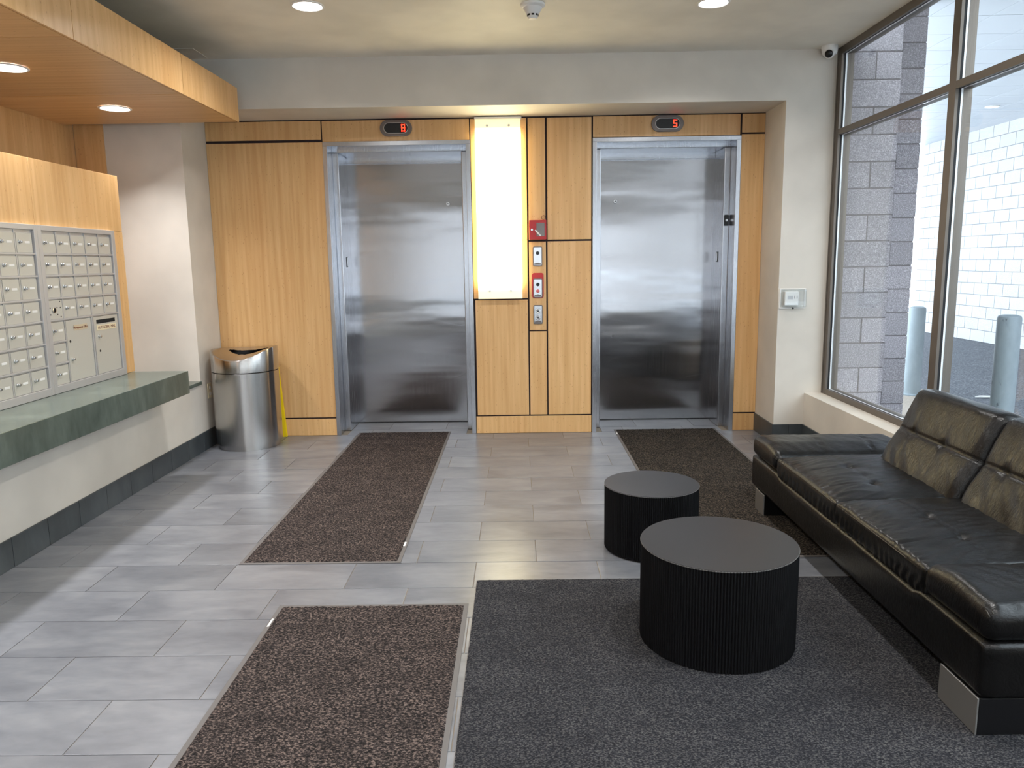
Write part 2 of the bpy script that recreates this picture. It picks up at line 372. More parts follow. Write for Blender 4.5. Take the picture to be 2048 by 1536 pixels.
# ================================================================== LIFT DOORS
def lift(n, xa, xb, side):
    """xa..xb outer frame; side = -1: leaf closes to the left jamb"""
    d = struct(empty('door_%d' % n, ((xa + xb) / 2, D, 0)))
    fw = .036; s1 = 6.835; yd = 7.18
    L = [(xa, xa + fw, D - .012, s1, 0, 2.485), (xb - fw, xb, D - .012, s1, 0, 2.485), (xa, xb, D - .012, s1, 2.479, 2.515)]
    for i, b in enumerate(L): boxes('frame', [b], M['frame'], d, .002)
    L = [(xa + fw - .001, xa + .088, s1 - .004, yd + .01, 0, 2.45), (xb - .088, xb - fw + .001, s1 - .004, yd + .01, 0, 2.45)]
    for b in L: boxes('jamb', [b], M['frame'], d, .006)
    boxes('head', [(xa + fw, xb - fw, s1 - .004, yd + .01, 2.45, 2.50)], M['frame'], d, .003)
    boxes('head_trim', [(xa + .088, xb - .088, yd - .035, yd, 2.395, 2.452)], M['frame'], d, .002)
    # the leaf is sheet steel, very slightly dished, so that reflections roll
    x0, x1, z0, z1 = xa + .088, xb - .088, .008, 2.42
    nx, nz = 40, 90; V = []; Fc = []
    for j in range(nz + 1):
        for i in range(nx + 1):
            X = x0 + (x1 - x0) * i / nx; Z = z0 + (z1 - z0) * j / nz
            w = noise.noise(Vector((X * .9 + n * 9, Z * 3.1, n))) * .0016 + noise.noise(Vector((X * 1.7, Z * 7 + n, 3))) * .00045
            V.append((X - d.location.x, yd + w - D, Z))
    for j in range(nz):
        for i in range(nx): k = j * (nx + 1) + i; Fc.append((k, k + 1, k + nx + 2, k + nx + 1))
    me = bpy.data.meshes.new('door_panel'); me.from_pydata(V, [], Fc); finish(me, True)
    link('door_panel', me, M['door'], d)
    box('sill_gap', x0, x1, yd - .006, yd + .01, 0, .008, M['black'], d)
    kx = -.623 if n == 1 else .902
    lathe('keyhole', [(.0, -.004), (.016, -.004), (.018, 0)], M['plate'], d, (kx - d.location.x, yd - .003 - D, 2.032), 20, 'Y')
    lathe('keyway', [(0, -.0065), (.006, -.0065), (.006, 0)], M['black'], d, (kx - d.location.x, yd - .003 - D, 2.032), 12, 'Y')
    # slim key switch on the jamb return
    if n == 1: xs, sx = xa + .088, 1
    else: xs, sx = xb - .088, -1
    a = box('key_switch', min(xs, xs + sx * .004), max(xs, xs + sx * .004), 6.965, 7.005, 1.475, 1.565, M['black'], d, .001)
    box('switch_plate', min(xs, xs + sx * .006), max(xs, xs + sx * .006), 6.978, 6.996, 1.485, 1.555, M['plate'], d, .001)
    return d
lift(1, -1.618, -.381, -1)
d2 = lift(2, .646, 1.886, 1)
bq = prism('card_reader', rrect(.040, .094, .008), 6.822, 6.835, M['black'], d2, (1.826 - d2.location.x, -D, 1.832), 'XZ', .002)
lathe('reader_button', [(0, -.008), (.011, -.008), (.013, 0)], M['chrome'], bq, (0, 6.822, 0), 20, 'Y')

# ================================================================== THINGS ON THE BACK WALL
def stadium(w, h, n=12): return rrect(w, h, h / 2 - .0001, n)
SEG = {'8': 'abcdefg', '5': 'acdfg'}
def indicator(x, z, ch, label):
    t = thing('floor_indicator', label, 'display', (x, D, z), 'lift floor displays')
    prism('bezel', stadium(.268, .132), -.016, 0, M['bezel'], t, bev=.007)
    prism('rim', stadium(.206, .088), -.0185, -.012, M['plate'], t, bev=.002)
    prism('screen', stadium(.196, .078), -.0205, -.017, M['black'], t)
    w, h, s = .031, .058, .0075; cx = .061; bm = bmesh.new()
    q = {'a': (-w / 2, w / 2, h / 2 - s, h / 2), 'g': (-w / 2, w / 2, -s / 2, s / 2), 'd': (-w / 2, w / 2, -h / 2, -h / 2 + s), 'f': (-w / 2, -w / 2 + s, 0, h / 2), 'b': (w / 2 - s, w / 2, 0, h / 2), 'e': (-w / 2, -w / 2 + s, -h / 2, 0), 'c': (w / 2 - s, w / 2, -h / 2, 0)}
    for c in SEG[ch]:
        a = q[c]; bxm(bm, cx + a[0], cx + a[1], -.0222, -.0205, a[2], a[3])
    link('digit', to_mesh(bm, 'digit'), M['led'], t)
indicator(-.995, 2.617, '8', 'oval floor display glowing red 8 above the left lift')
indicator(1.268, 2.619, '5', 'oval floor display glowing red 5 above the right lift')

t = thing('light_box', 'tall glowing white light panel between the two lifts', 'light panel', (-.144, D, 1.19))
X0, X1 = -.335, .044
box('housing', X0 + .03, X1 - .03, 6.625, D, 1.22, 2.655, M['white'], t)
box('diffuser', X0, X1, 6.612, 6.622, 1.190, 2.672, M['box'], t, .002)
boxes('top_channel', [(X0 - .004, X1 + .008, 6.604, D, 2.674, 2.688)], M['white'], t, .002)
for sx in (-.234, -.053):
    for sz in (1.258, 2.618): lathe('standoff', [(0, -.012), (.009, -.012), (.0105, -.009), (.0105, 0)], M['chrome'], t, Vector((sx, 6.612, sz)) - t.location, 20, 'Y')

t = thing('fire_phone_box', 'small red emergency box with a window above the call plates', 'fire box', (.178, D, 1.685))
box('case', .107, .253, 6.625, D, 1.686, 1.848, M['red'], t, .004)
box('window', .168, .238, 6.622, 6.626, 1.712, 1.824, M['bezel'], t, .001)
q = box('key_bar', -.034, .034, -.003, .003, -.006, .006, M['white'], t, .002); q.location = (.003, 6.620 - D, .055); q.rotation_euler = (0, .82, 0)
lathe('lock', [(0, -.006), (.009, -.006), (.010, 0)], M['chrome'], t, (.130 - .178, 6.625 - D, .083), 20, 'Y')
t = tag(tube('wire_loop', [(.230 + .016 * math.cos(a * .3), 6.655 - .0002 * a, 1.870 + .017 * math.sin(a * .3)) for a in range(25)], .0022, M['brown'], None), 'thin wire loop hanging on the wood above the red box', 'wire')
def call_plate(name, label, z0, z1, h):
    t = thing(name, label, 'call plate', (.177, D, (z0 + z1) / 2)); dz = (z1 - z0) / 2
    prism('back_plate', rrect(.080, 2 * dz, .012), -.008, 0, M['bezel'], t, bev=.002)
    n = 10; pts = [(-.032, dz - .006), (.032, dz - .006), (.032, -dz + .022)] + [(.032 - .064 * i / n, -dz + .022 - .010 * math.sin(PI * i / n) * 0 + .0) for i in range(1, n)] + [(-.032, -dz + .022)]
    prism('face_plate', rrect(.066, 2 * dz - .016, .006), -.016, -.007, M['plate'], t, bev=.004)
    w = prism('foot_bevel', [(-.030, -dz + .010), (.030, -dz + .010), (.030, -dz + .022), (0, -dz + .030), (-.030, -dz + .022)], -.0172, -.015, M['bezel'], t)
    for (kind, zz) in h:
        if kind == 'black': lathe('button', [(0, -.0215), (.013, -.0205), (.0155, -.016)], M['black'], t, (0, 0, zz), 28, 'Y')
        elif kind == 'red': lathe('button', [(0, -.0215), (.013, -.0205), (.0155, -.016)], M['redlens'], t, (0, 0, zz), 28, 'Y')['label'] = 'pink red button'
        else:
            r = lathe('button', [(.010, -.019), (.014, -.021), (.0185, -.020), (.0195, -.016)], M['chrome'], t, (0, 0, zz), 28, 'Y')
            lathe('keyway', [(0, -.0195), (.0065, -.0195), (.0065, -.016)], M['black'], r, (0, 0, 0), 16, 'Y')
    return t
call_plate('call_plate', 'top silver call plate with one black button under the red box', 1.463, 1.629, [('black', .026)])
t = call_plate('call_plate', 'middle silver call plate set in a red surround', 1.194, 1.358, [('black', .030), ('red', -.026)])
prism('surround', rrect(.100, .215, .020), -.005, 0, M['red'], t, (0, 0, .021), 'XZ', .002)
call_plate('call_plate', 'lowest silver call plate with two ring shaped key switches', .966, 1.130, [('ring', .030), ('ring', -.028)])

# thermostat under a clear guard, on the wall by the window
t = thing('thermostat', 'white thermostat inside a clear guard on the wall by the window', 'thermostat', (2.197, DW, 1.178))
box('guard', 2.104, 2.292, DW - .062, DW, 1.112, 1.252, M['clear'], t, .010)
boxes('guard_base', [(2.094, 2.302, DW - .006, DW, 1.100, 1.110), (2.094, 2.302, DW - .006, DW, 1.252, 1.260), (2.094, 2.104, DW - .006, DW, 1.110, 1.252), (2.292, 2.302, DW - .006, DW, 1.110, 1.252)], M['white'], t, .002)
box('body', 2.130, 2.238, DW - .030, DW, 1.128, 1.236, M['white'], t, .006)
box('screen', 2.150, 2.192, DW - .0315, DW - .029, 1.176, 1.204, M['mailf'], t)
for x in (2.204, 2.222): box('mark', x, x + .005, DW - .0315, DW - .029, 1.180, 1.204, M['bezel'], t)
lathe('lock', [(0, -.012), (.006, -.012), (.008, 0)], M['black'], t, (2.186 - 2.197, -.05, 1.106 - 1.178), 14, 'Y')
# dome camera in the ceiling corner
t = thing('security_camera', 'white dome security camera under the ceiling beside the window', 'camera', (2.37, 6.10, HC))
lathe('base', [(0, 0), (.058, 0), (.060, -.012), (.056, -.040), (.050, -.058), (.030, -.066)], M['white'], t, (0, 0, 0), 40)
e = lathe('eyeball', [(0, .040), (.018, .036), (.030, .026), (.038, .010), (.040, -.004), (.034, -.022), (.026, -.032)], M['white'], t, (-.012, -.024, -.056), 32); e.rotation_euler = (0, 0, 0)
e.rotation_euler = Vector((-.42, -.86, -.34)).to_track_quat('Z', 'Y').to_euler()
for q_, r_, m_ in (('lens_ring', [(.024, .034), (.027, .036), (.029, .030)], 'bezel'), ('lens', [(0, .044), (.012, .0435), (.024, .037), (.026, .030)], 'black')): lathe(q_, r_, M[m_], e, (0, 0, 0), 28)
# smoke detector
t = thing('smoke_detector', 'white cone shaped smoke detector hanging from the ceiling', 'smoke detector', (.117, 5.03, HC))
lathe('base', [(0, 0), (.076, 0), (.076, -.012), (.066, -.020), (.058, -.022)], M['white'], t, (0, 0, 0), 40)
h = lathe('head', [(.060, -.020), (.050, -.038), (.040, -.056), (.034, -.062), (.032, -.076), (.024, -.086), (0, -.088)], M['white'], t, (0, 0, 0), 40)
for k in range(8):
    a = k * PI / 4; v = box('vent', -.008, .008, -.002, .002, -.005, .005, M['black'], h); v.location = (.034 * math.sin(a), -.034 * math.cos(a), -.066); v.rotation_euler = (0, 0, a)
# downlights: trim ring, lens and the lamp itself
def downlight(x, y, z, r, label, group, watts, tint, spread):
    t = thing('downlight', label, 'downlight', (x, y, z), group)
    lathe('trim_ring', [(r + .016, 0), (r + .015, -.004), (r + .004, -.006), (r, -.002)], M['white'], t, (0, 0, 0), 40)
    lathe('lens', [(0, -.0022), (r, -.002)], M['lens'], t, (0, 0, 0), 40)
    ld = bpy.data.lights.new('lamp', 'AREA'); ld.shape = 'DISK'; ld.size = 2 * r * .96; ld.energy = watts; ld.color = tint; ld.spread = math.radians(spread)
    lo = bpy.data.objects.new('lamp', ld); COL.objects.link(lo); lo.parent = t; lo.location = (0, 0, -.008)
WARM = (.97, .97, 1); NEUT = (1, .98, .96)
for x, y, lab in ((-1.261, 4.99, 'round ceiling downlight left of the smoke detector'), (1.235, 5.06, 'round ceiling downlight right of the smoke detector')):
    downlight(x, y, HC, .086, lab, 'ceiling downlights', LAMP_W, NEUT, 150)
for y in (2.6, .2, -1.6):
    for x in (-1.261, 1.235): downlight(x, y, HC, .086, 'round recessed downlight in the ceiling nearer than the picture edge', 'ceiling downlights nearer than the picture edge', LAMP_W, NEUT, 150)
for y, lab in ((5.46, 'round downlight in the wood canopy nearest the lifts'), (4.335, 'round downlight in the wood canopy at the left picture edge')):
    downlight(-2.735, y, 2.578, .090, lab, 'canopy downlights', CAN_W, WARM, 120)
for y in (3.2, 2.08, .95): downlight(-2.735, y, 2.578, .090, 'round downlight in the wood canopy nearer than the picture edge', 'canopy downlights nearer than the picture edge', CAN_W, WARM, 120)
t = tag(boxes('access_panel', [(-2.60, -2.33, 5.86, 6.13, HC - .004, HC)], M['ceil'], None, .001), 'flush painted access hatch in the ceiling above the canopy', 'hatch')

# ================================================================== WOOD CANOPY
t = thing('wood_canopy', 'long wooden canopy with downlights over the mailboxes', 'canopy', (-2.7, 3.0, 2.581))
boxes('core', [(XB, -2.106, .05, 6.036, 2.590, 2.82)], M['gap'], t)
cy_ = [6.040, 5.052, 3.80, 2.55, 1.30, .05]
for a, b in zip(cy_, cy_[1:]): box('soffit_panel', XB, -2.112, b + .003, a - .003, 2.579, 2.588, M['bamx'], t, .001)
fy_ = [6.046, 5.066, 3.845, 2.62, 1.40, .05]
for a, b in zip(fy_, fy_[1:]): box('fascia_panel', -2.106, -2.092, b + .0022, a - .0022, 2.578, 2.825, M['bam'], t, .001)
box('end_panel', XB, -2.107, 6.036, 6.046, 2.583, 2.825, M['bamx'], t, .001)

# ================================================================== COUNTER AND MAILBOXES
XK = -2.363; XM = -2.758
t = thing('counter', 'thick green slate counter jutting out below the mailboxes', 'counter', (-2.7, 3.0, .6))
box('slab', -3.10, XK, .05, 5.42, .604, .766, M['ctop'], t, .003)
box('support', -3.05, XL - .02, .1, 5.40, .5485, .604, M['dark'], t)
# wooden box that holds the banks of mailboxes
t = thing('mailbox_housing', 'wooden housing standing on the counter around the mailboxes', 'cabinet', (-2.9, 4.5, .766))
YE = 5.447; ZT = 2.126
box('carcass', -3.06, XM - .02, .06, YE - .012, .767, ZT - .004, M['gap'], t)
box('end_panel', -3.06, XM - .012, YE - .012, YE, .767, ZT, M['bam'], t, .001)
hs = [YE, 4.462, 3.44, 2.42, 1.4, .06]
for a, b in zip(hs, hs[1:]):
    box('panel', XM - .012, XM, b + .002, a - .002, 1.752, ZT, M['bam'], t, .001)
box('side_panel', XM - .012, XM, 5.300, YE - .001, .767, 1.750, M['bam'], t, .001)
box('panel', XM - .012, XM, .06, 3.595, .767, 1.750, M['bam'], t, .001)

XFACE = XM + .004
def small_door(bank, y0, y1, z0, z1):
    d = box('mailbox_door', XFACE, XFACE + .006, y0 + .009, y1 - .009, z0 + .006, z1 - .014, M['mail'], bank, .0015)
    lathe('lock', [(.0115, 0), (.0115, .004), (.009, .006), (.0085, .016), (.006, .018), (0, .018)], M['chrome'], d, (.003, -.044 + .0, .006), 16, 'X')
    q = box('number_plate', 0, .0025, -.022, .022, -.0065, .0065, M['white'], d, .0008); q.location = (.0036, .024, .004)
    return d
ROWS = [1.716, 1.588, 1.462, 1.328, 1.200, 1.070, .940, .808]
def bank(label, y0, cols, y1):
    t = thing('mailbox_bank', label, 'mailboxes', (XM, (y0 + y1) / 2, .80), 'mailbox banks')
    fr = [(XM - .015, XFACE, y0, y1, .7675, 1.7515)]
    fr += [(XFACE, XM + .020, y0, cols[0] - .002, .7675, 1.7515), (XFACE, XM + .020, cols[-1] + .002, y1, .7675, 1.7515), (XFACE, XM + .020, cols[0] - .002, cols[-1] + .002, 1.722, 1.7515), (XFACE, XM + .020, cols[0] - .002, cols[-1] + .002, .7675, .812)]
    boxes('frame', fr, M['mailf'], t, .002)
    return t
C1 = [4.486, 4.633, 4.786, 4.943, 5.100, 5.256]
b1 = bank('right grey bank of mailboxes with two large lower doors', 4.447, C1, 5.2995)
for r in range(7):
    z1, z0 = ROWS[r], ROWS[r + 1]
    for c in range(5):
        if r == 3 and c == 0: continue
        if r > 3 and c > 0: continue
        small_door(b1, C1[c], C1[c + 1], z0, z1)
    box('rail', XFACE, XM + .016, C1[0] - .002, (C1[-1] + .002) if r < 4 else C1[1], z0 - .006, z0 + .005, M['mailf'], b1, .002) if r < 6 else None
for c in range(1, 5):
    box('divider', XFACE, XM + .012, C1[c] - .005, C1[c] + .005, ROWS[4] if c > 0 else .81, 1.72, M['mailf'], b1, .001)
box('divider', XFACE, XM + .012, C1[1] - .005, C1[1] + .005, .812, ROWS[4] - .008, M['mailf'], b1, .001)
d = box('lock_plate', XFACE, XFACE + .006, C1[0] + .006, C1[1] - .006, ROWS[4] + .006, ROWS[3] - .010, M['mail'], b1, .001)
l_ = lathe('master_lock', [(.012, 0), (.018, 0), (.018, .006), (.012, .007)], M['chrome'], d, (.003, -.022, -.002), 20, 'X')
lathe('keyway', [(0, .004), (.012, .004)], M['black'], l_, (0, 0, 0), 16, 'X')
for (a, b) in ((-.055, .012), (-.055, -.028), (.014, .012), (.014, -.030), (.046, .046), (.046, .010), (.046, -.044)): lathe('screw', [(0, .002), (.004, .0015), (.0042, 0)], M['black'], d, (.003, a, b), 10, 'X')
d = box('parcel_door', XFACE, XFACE + .007, C1[1] + .010, 4.918, .816, ROWS[4] - .012, M['mail'], b1, .002)
d['label'] = 'large door with the management office label'
pl = box('name_plate', XFACE + .007, XFACE + .009, 4.722, 4.870, 1.122, 1.156, M['tan'], d, .0005)
text('lettering', 'Management Office', .0205, M['brown'], pl, (XFACE + .0094, 4.796, 1.139), '+X')
def at_door(d, y, z): return (XFACE + .0035 - d.location.x - b1.location.x + .003 - .0030 + .0, y - d.location.y - b1.location.y, z - d.location.z - b1.location.z)
def knob(d, y, z, nm='lock'): 
    w = world_loc(d); lathe(nm, [(.0115, 0), (.0115, .004), (.009, .006), (.0085, .016), (.006, .018), (0, .018)], M['chrome'], d, (.0035, y - w.y, z - w.z), 16, 'X')
def hole(d, y, z):
    w = world_loc(d); lathe('keyhole', [(0, .0008), (.0085, .0006), (.0085, 0)], M['black'], d, (.0035, y - w.y, z - w.z), 16, 'X')
hole(d, 4.672, 1.060); knob(d, 4.676, .950)
boxes('divider', [(XFACE, XM + .018, 4.921, 4.930, .812, ROWS[4] - .006), (XFACE, XM + .018, 4.935, 4.943, .812, ROWS[4] - .006)], M['mailf'], b1, .001)
d = box('outgoing_door', XFACE, XFACE + .007, 4.949, 5.250, .816, ROWS[4] - .012, M['mail'], b1, .002)
d['label'] = 'large outgoing mail door with a black slot'
box('slot', XFACE + .006, XFACE + .0078, 4.983, 5.214, 1.143, 1.168, M['dark'], d)
pl = box('name_plate', XFACE + .007, XFACE + .009, 4.980, 5.220, 1.098, 1.132, M['cream'], d, .0005)
text('lettering', 'OUT GOING MAIL', .0265, M['brown'], pl, (XFACE + .0094, 5.100, 1.115), '+X')
knob(d, 4.998, 1.060); hole(d, 4.998, .965)
C2 = [4.412 - .1555 * k for k in range(5, -1, -1)]
b2 = bank('left grey bank of small mailboxes at the picture edge', C2[0] - .036, C2, 4.446)
for r in range(7):
    for c in range(5): small_door(b2, C2[c], C2[c + 1], ROWS[r + 1], ROWS[r])
    if r < 6: box('rail', XFACE, XM + .016, C2[0] - .002, C2[-1] + .002, ROWS[r + 1] - .006, ROWS[r + 1] + .005, M['mailf'], b2, .002)
for c in range(1, 5): box('divider', XFACE, XM + .009, C2[c] - .005, C2[c] + .005, .812, 1.72, M['mailf'], b2, .001)

# outlet
t = thing('power_outlet', 'cream power outlet low on the wall behind the trash can', 'outlet', (XL, 6.34, .47))
box('cover', XL, XL + .007, 6.300, 6.372, .408, .532, M['cream'], t, .002)
for z in (.445, .495): prism('socket', rrect(.032, .028, .010), .007, .009, M['white'], t, (0, 0, z - .47), 'YZ')

# ================================================================== TRASH CAN AND SIGN
TX, TY, TR = -2.283, 6.338, .268
t = thing('trash_can', 'round brushed steel trash can in the corner beside the left lift', 'trash can', (TX, TY, 0))
lathe('plinth', [(0, 0), (TR - .022, 0), (TR - .022, .050), (TR - .03, .052)], M['can'], t, (0, 0, 0), 72)
lathe('body', [(TR - .02, .050), (TR, .050), (TR, .640), (TR - .004, .643), (TR - .02, .643)], M['can'], t, (0, 0, 0), 96)
def lid_z(x, y):   # scooped top, low at the front
    u = x / TR; v = y / TR
    return .838 - .058 * (1 - u * u) - .030 * (1 - u * u) * (-v) - .006 * u * 0 + .010 * u
bm = bmesh.new(); NS = 96; rr = [TR, TR, TR - .003, TR - .012] + [TR * (1 - k / 14) - .012 * (1 - k / 14) for k in range(1, 14)]
def in_hole(x, y): return abs(x - .012) < .172 and y > -.045 + 4.4 * (x - .012) ** 2 and y < .12
rings = []
for k, r in enumerate(rr):
    rg = []
    for i in range(NS):
        a = 2 * PI * i / NS; x, y = r * math.cos(a), r * math.sin(a)
        z = .648 if k == 0 else lid_z(x, y) - (.012 if k == 1 else .004 if k == 2 else 0)
        rg.append(bm.verts.new((x, y, z)))
    rings.append(rg)
c0 = bm.verts.new((0, 0, lid_z(0, 0)))
for A, B in zip(rings, rings[1:]):
    for i in range(NS):
        f = (A[i], A[(i + 1) % NS], B[(i + 1) % NS], B[i])
        cx = sum(v.co.x for v in f) / 4; cy = sum(v.co.y for v in f) / 4
        if in_hole(cx, cy): continue
        bm.faces.new(f)
bm.verts.remove(c0)
link('lid', to_mesh(bm, 'lid', True, .7), M['can'], t)
lathe('liner', [(TR - .02, .645), (TR - .025, .72), (TR - .06, .742)], M['dark'], t, (0, 0, 0), 48)
lathe('inside', [(0, .60), (TR - .012, .60), (TR - .012, .66)], M['dark'], t, (0, 0, 0), 48)
t = thing('wet_floor_sign', 'folded yellow floor sign leaning on the wood behind the trash can', 'sign', (-2.18, 6.632, 0))
for nm, y0, y1, tilt in (('board', -.012, -.004, .012), ('board', .004, .012, -.0)):
    pts = [(-.15, 0), (.125, 0), (.085, .62), (.06, .655), (-.09, .655), (-.11, .62)]
    q = prism(nm, pts, y0, y1, M['yellow'], t, bev=.002); q.rotation_euler = (-tilt, 0, 0)

# ================================================================== MATS
def pile(name, x0, x1, y0, y1, base, amp, step, mat, parent):
    nx, ny = int((x1 - x0) / step), int((y1 - y0) / step)
    xs = np.linspace(x0, x1, nx + 1); ys = np.linspace(y0, y1, ny + 1); rng = np.random.default_rng(3)
    X, Y = np.meshgrid(xs, ys); jx = (rng.random(X.shape) - .5) * step * .7; jy = (rng.random(X.shape) - .5) * step * .7
    jx[:, 0] = jx[:, -1] = 0; jy[0] = jy[-1] = 0; Z = base + amp * rng.random(X.shape)
    Z[0] = Z[-1] = base - .003; Z[:, 0] = Z[:, -1] = base - .003
    V = np.stack([X + jx, Y + jy, Z], -1).reshape(-1, 3); i = np.arange(nx)[None, :] + (nx + 1) * np.arange(ny)[:, None]
    F = np.stack([i, i + 1, i + nx + 2, i + nx + 1], -1).reshape(-1, 4)
    me = bpy.data.meshes.new(name); me.vertices.add(len(V)); me.vertices.foreach_set('co', V.ravel()); me.loops.add(F.size); me.loops.foreach_set('vertex_index', F.ravel())
    me.polygons.add(len(F)); me.polygons.foreach_set('loop_start', np.arange(len(F)) * 4); me.polygons.foreach_set('use_smooth', np.ones(len(F), bool)); me.update(); me.validate()
    o = link(name, me, mat, parent, -Vector(parent.location)); o['kind'] = 'stuff'; return o
def floor_mat(label, x0, x1, y0, y1, mat, tags=()):
    t = thing('floor_mat', label, 'mat', ((x0 + x1) / 2, (y0 + y1) / 2, 0), 'walk off mats')
    b = .018
    boxes('rubber_border', [(x0, x1, y0, y1, 0.0002, .0035)], M['rubber'], t, .0012)
    pile('pile', x0 + b, x1 - b, y0 + b, y1 - b, .0055, .0045, .007, mat, t)
    for q in tags: box('care_tag', *q, .0035, .0045, M['white'], t)
floor_mat('brown pile mat running from the left lift', -1.438, -.612, 3.702, 6.735, M['mat'], [(-.632, -.622, 3.93, 3.99)])
floor_mat('dark pile mat running from the right lift past the small table', .848, 1.752, 3.72, 6.735, M['mat2'], [(.852, .862, 6.55, 6.61)])
floor_mat('brown pile mat in front, beside the charcoal rug', -1.080, -.236, -.60, 3.222, M['mat'], [(-1.074, -1.066, 3.02, 3.09)])
t = thing('area_rug', 'large charcoal rug under the big table and the sofa', 'rug', (1.0, 1.5, 0))
pile('pile', -.213, XP - .02, -2.4, 3.478, .0042, .0022, .012, M['rug'], t)
boxes('backing', [(-.213, XP - .02, -2.4, 3.478, .0002, .002)], M['rubber'], t)

# ================================================================== TABLES
def drum(name, label, x, y, R, h, z, n):
    t = thing(name, label, 'table', (x, y, z), 'black fluted drum tables')
    bm = bmesh.new(); rings = []
    for zz in (0, h - .006):
        rg = []
        for i in range(n):
            for k, dr in enumerate((0, -.0012, -.0045, -.0012)):
                a = 2 * PI * (i + k / 4) / n; rg.append(bm.verts.new(((R - .001 + dr) * math.cos(a), (R - .001 + dr) * math.sin(a), zz)))
        rings.append(rg)
    N = len(rings[0])
    for i in range(N): bm.faces.new((rings[0][i], rings[0][(i + 1) % N], rings[1][(i + 1) % N], rings[1][i]))
    bm.faces.new(rings[0][::-1])
    link('fluted_side', to_mesh(bm, 'fluted_side'), M['flute'], t)
    pts = []
    for i in range(n):
        for k, dr in enumerate((0, -.0008, -.0036, -.0008)):
            a = 2 * PI * (i + k / 4) / n; pts.append(((R + dr) * math.cos(a), (R + dr) * math.sin(a)))
    prism('rim', [(p_ * 1.0016, q_ * 1.0016) for p_, q_ in pts], h - .0042, h - .0016, M['rim'], t, plane='XY')  # paler band paints the light caught by the scallop tips
    prism('top', pts, h - .006, h, M['ttop'], t, plane='XY', bev=.0018)
drum('drum_table', 'larger black fluted drum table standing on the charcoal rug', .782, 2.903, .304, .395, .0068, 170)
drum('drum_table', 'smaller black fluted drum table behind the larger one', .690, 3.892, .246, .340, .009, 150)

# ================================================================== SOFA
def cushion(name, dims, n, r, fn, mat, parent, mtx=None):
    """rounded box (0..dims) on a surface lattice n, with fn(p, frac) displacing it"""
    nx, ny, nz = n; idx = {}; V = []; Fc = []
    def sp(i, m_, L):
        t_ = i / m_; return L * (t_ - .16 / (2 * PI) * 1.6 * math.sin(2 * PI * t_) * .9)
    def vid(i, j, k):
        if (i, j, k) not in idx:
            p = Vector((sp(i, nx, dims[0]), sp(j, ny, dims[1]), sp(k, nz, dims[2])))
            q = Vector(tuple(min(max(p[a], r), dims[a] - r) for a in range(3))); d_ = p - q
            if d_.length > 1e-9:
                mxn = max(abs(c) for c in d_); p = q + d_.normalized() * mxn
            idx[(i, j, k)] = len(V); V.append(fn(p, (i / nx, j / ny, k / nz)))
        return idx[(i, j, k)]
    for i in range(nx):
        for j in range(ny):
            for k in (0, nz):
                f = [vid(i, j, k), vid(i + 1, j, k), vid(i + 1, j + 1, k), vid(i, j + 1, k)]; Fc.append(f if k else f[::-1])
    for i in range(nx):
        for k in range(nz):
            for j in (0, ny):
                f = [vid(i, j, k), vid(i + 1, j, k), vid(i + 1, j, k + 1), vid(i, j, k + 1)]; Fc.append(f[::-1] if j else f)
    for j in range(ny):
        for k in range(nz):
            for i in (0, nx):
                f = [vid(i, j, k), vid(i, j + 1, k), vid(i, j + 1, k + 1), vid(i, j, k + 1)]; Fc.append(f if i else f[::-1])
    me = bpy.data.meshes.new(name); me.from_pydata([tuple(v) for v in V], [], Fc); finish(me, True)
    if mtx is not None: me.transform(mtx)
    return link(name, me, mat, parent)
def groove(d, w, depth): return -depth * math.exp(-(d / w) ** 2)
SX0, SX1, SY0, SY1 = 1.432, 2.30, 2.222, 4.608
sofa = thing('sofa', 'black leather sofa with tufted back cushions below the window', 'sofa', (1.87, 3.415, .006))
def SL(x, y, z): return Vector((x, y, z)) - sofa.location
def off(x, y, z): return Matrix.Translation(SL(x, y, z))
def basefn(p, f):
    q = p.copy()
    Yw = SY0 + p.y
    if f[2] > .5 and 2.63 < Yw < 4.15: q.z -= .016 * min(1, (Yw - 2.63) / .03, (4.15 - Yw) / .03)
    if f[0] < .5: q.x += .002 * noise.noise(Vector((Yw * 5, p.z * 8, 0)))
    return q
cushion('base', (SX1 - SX0, SY1 - SY0, .19), (12, 90, 8), .018, basefn, M['leather'], sofa, off(SX0, SY0, .128))
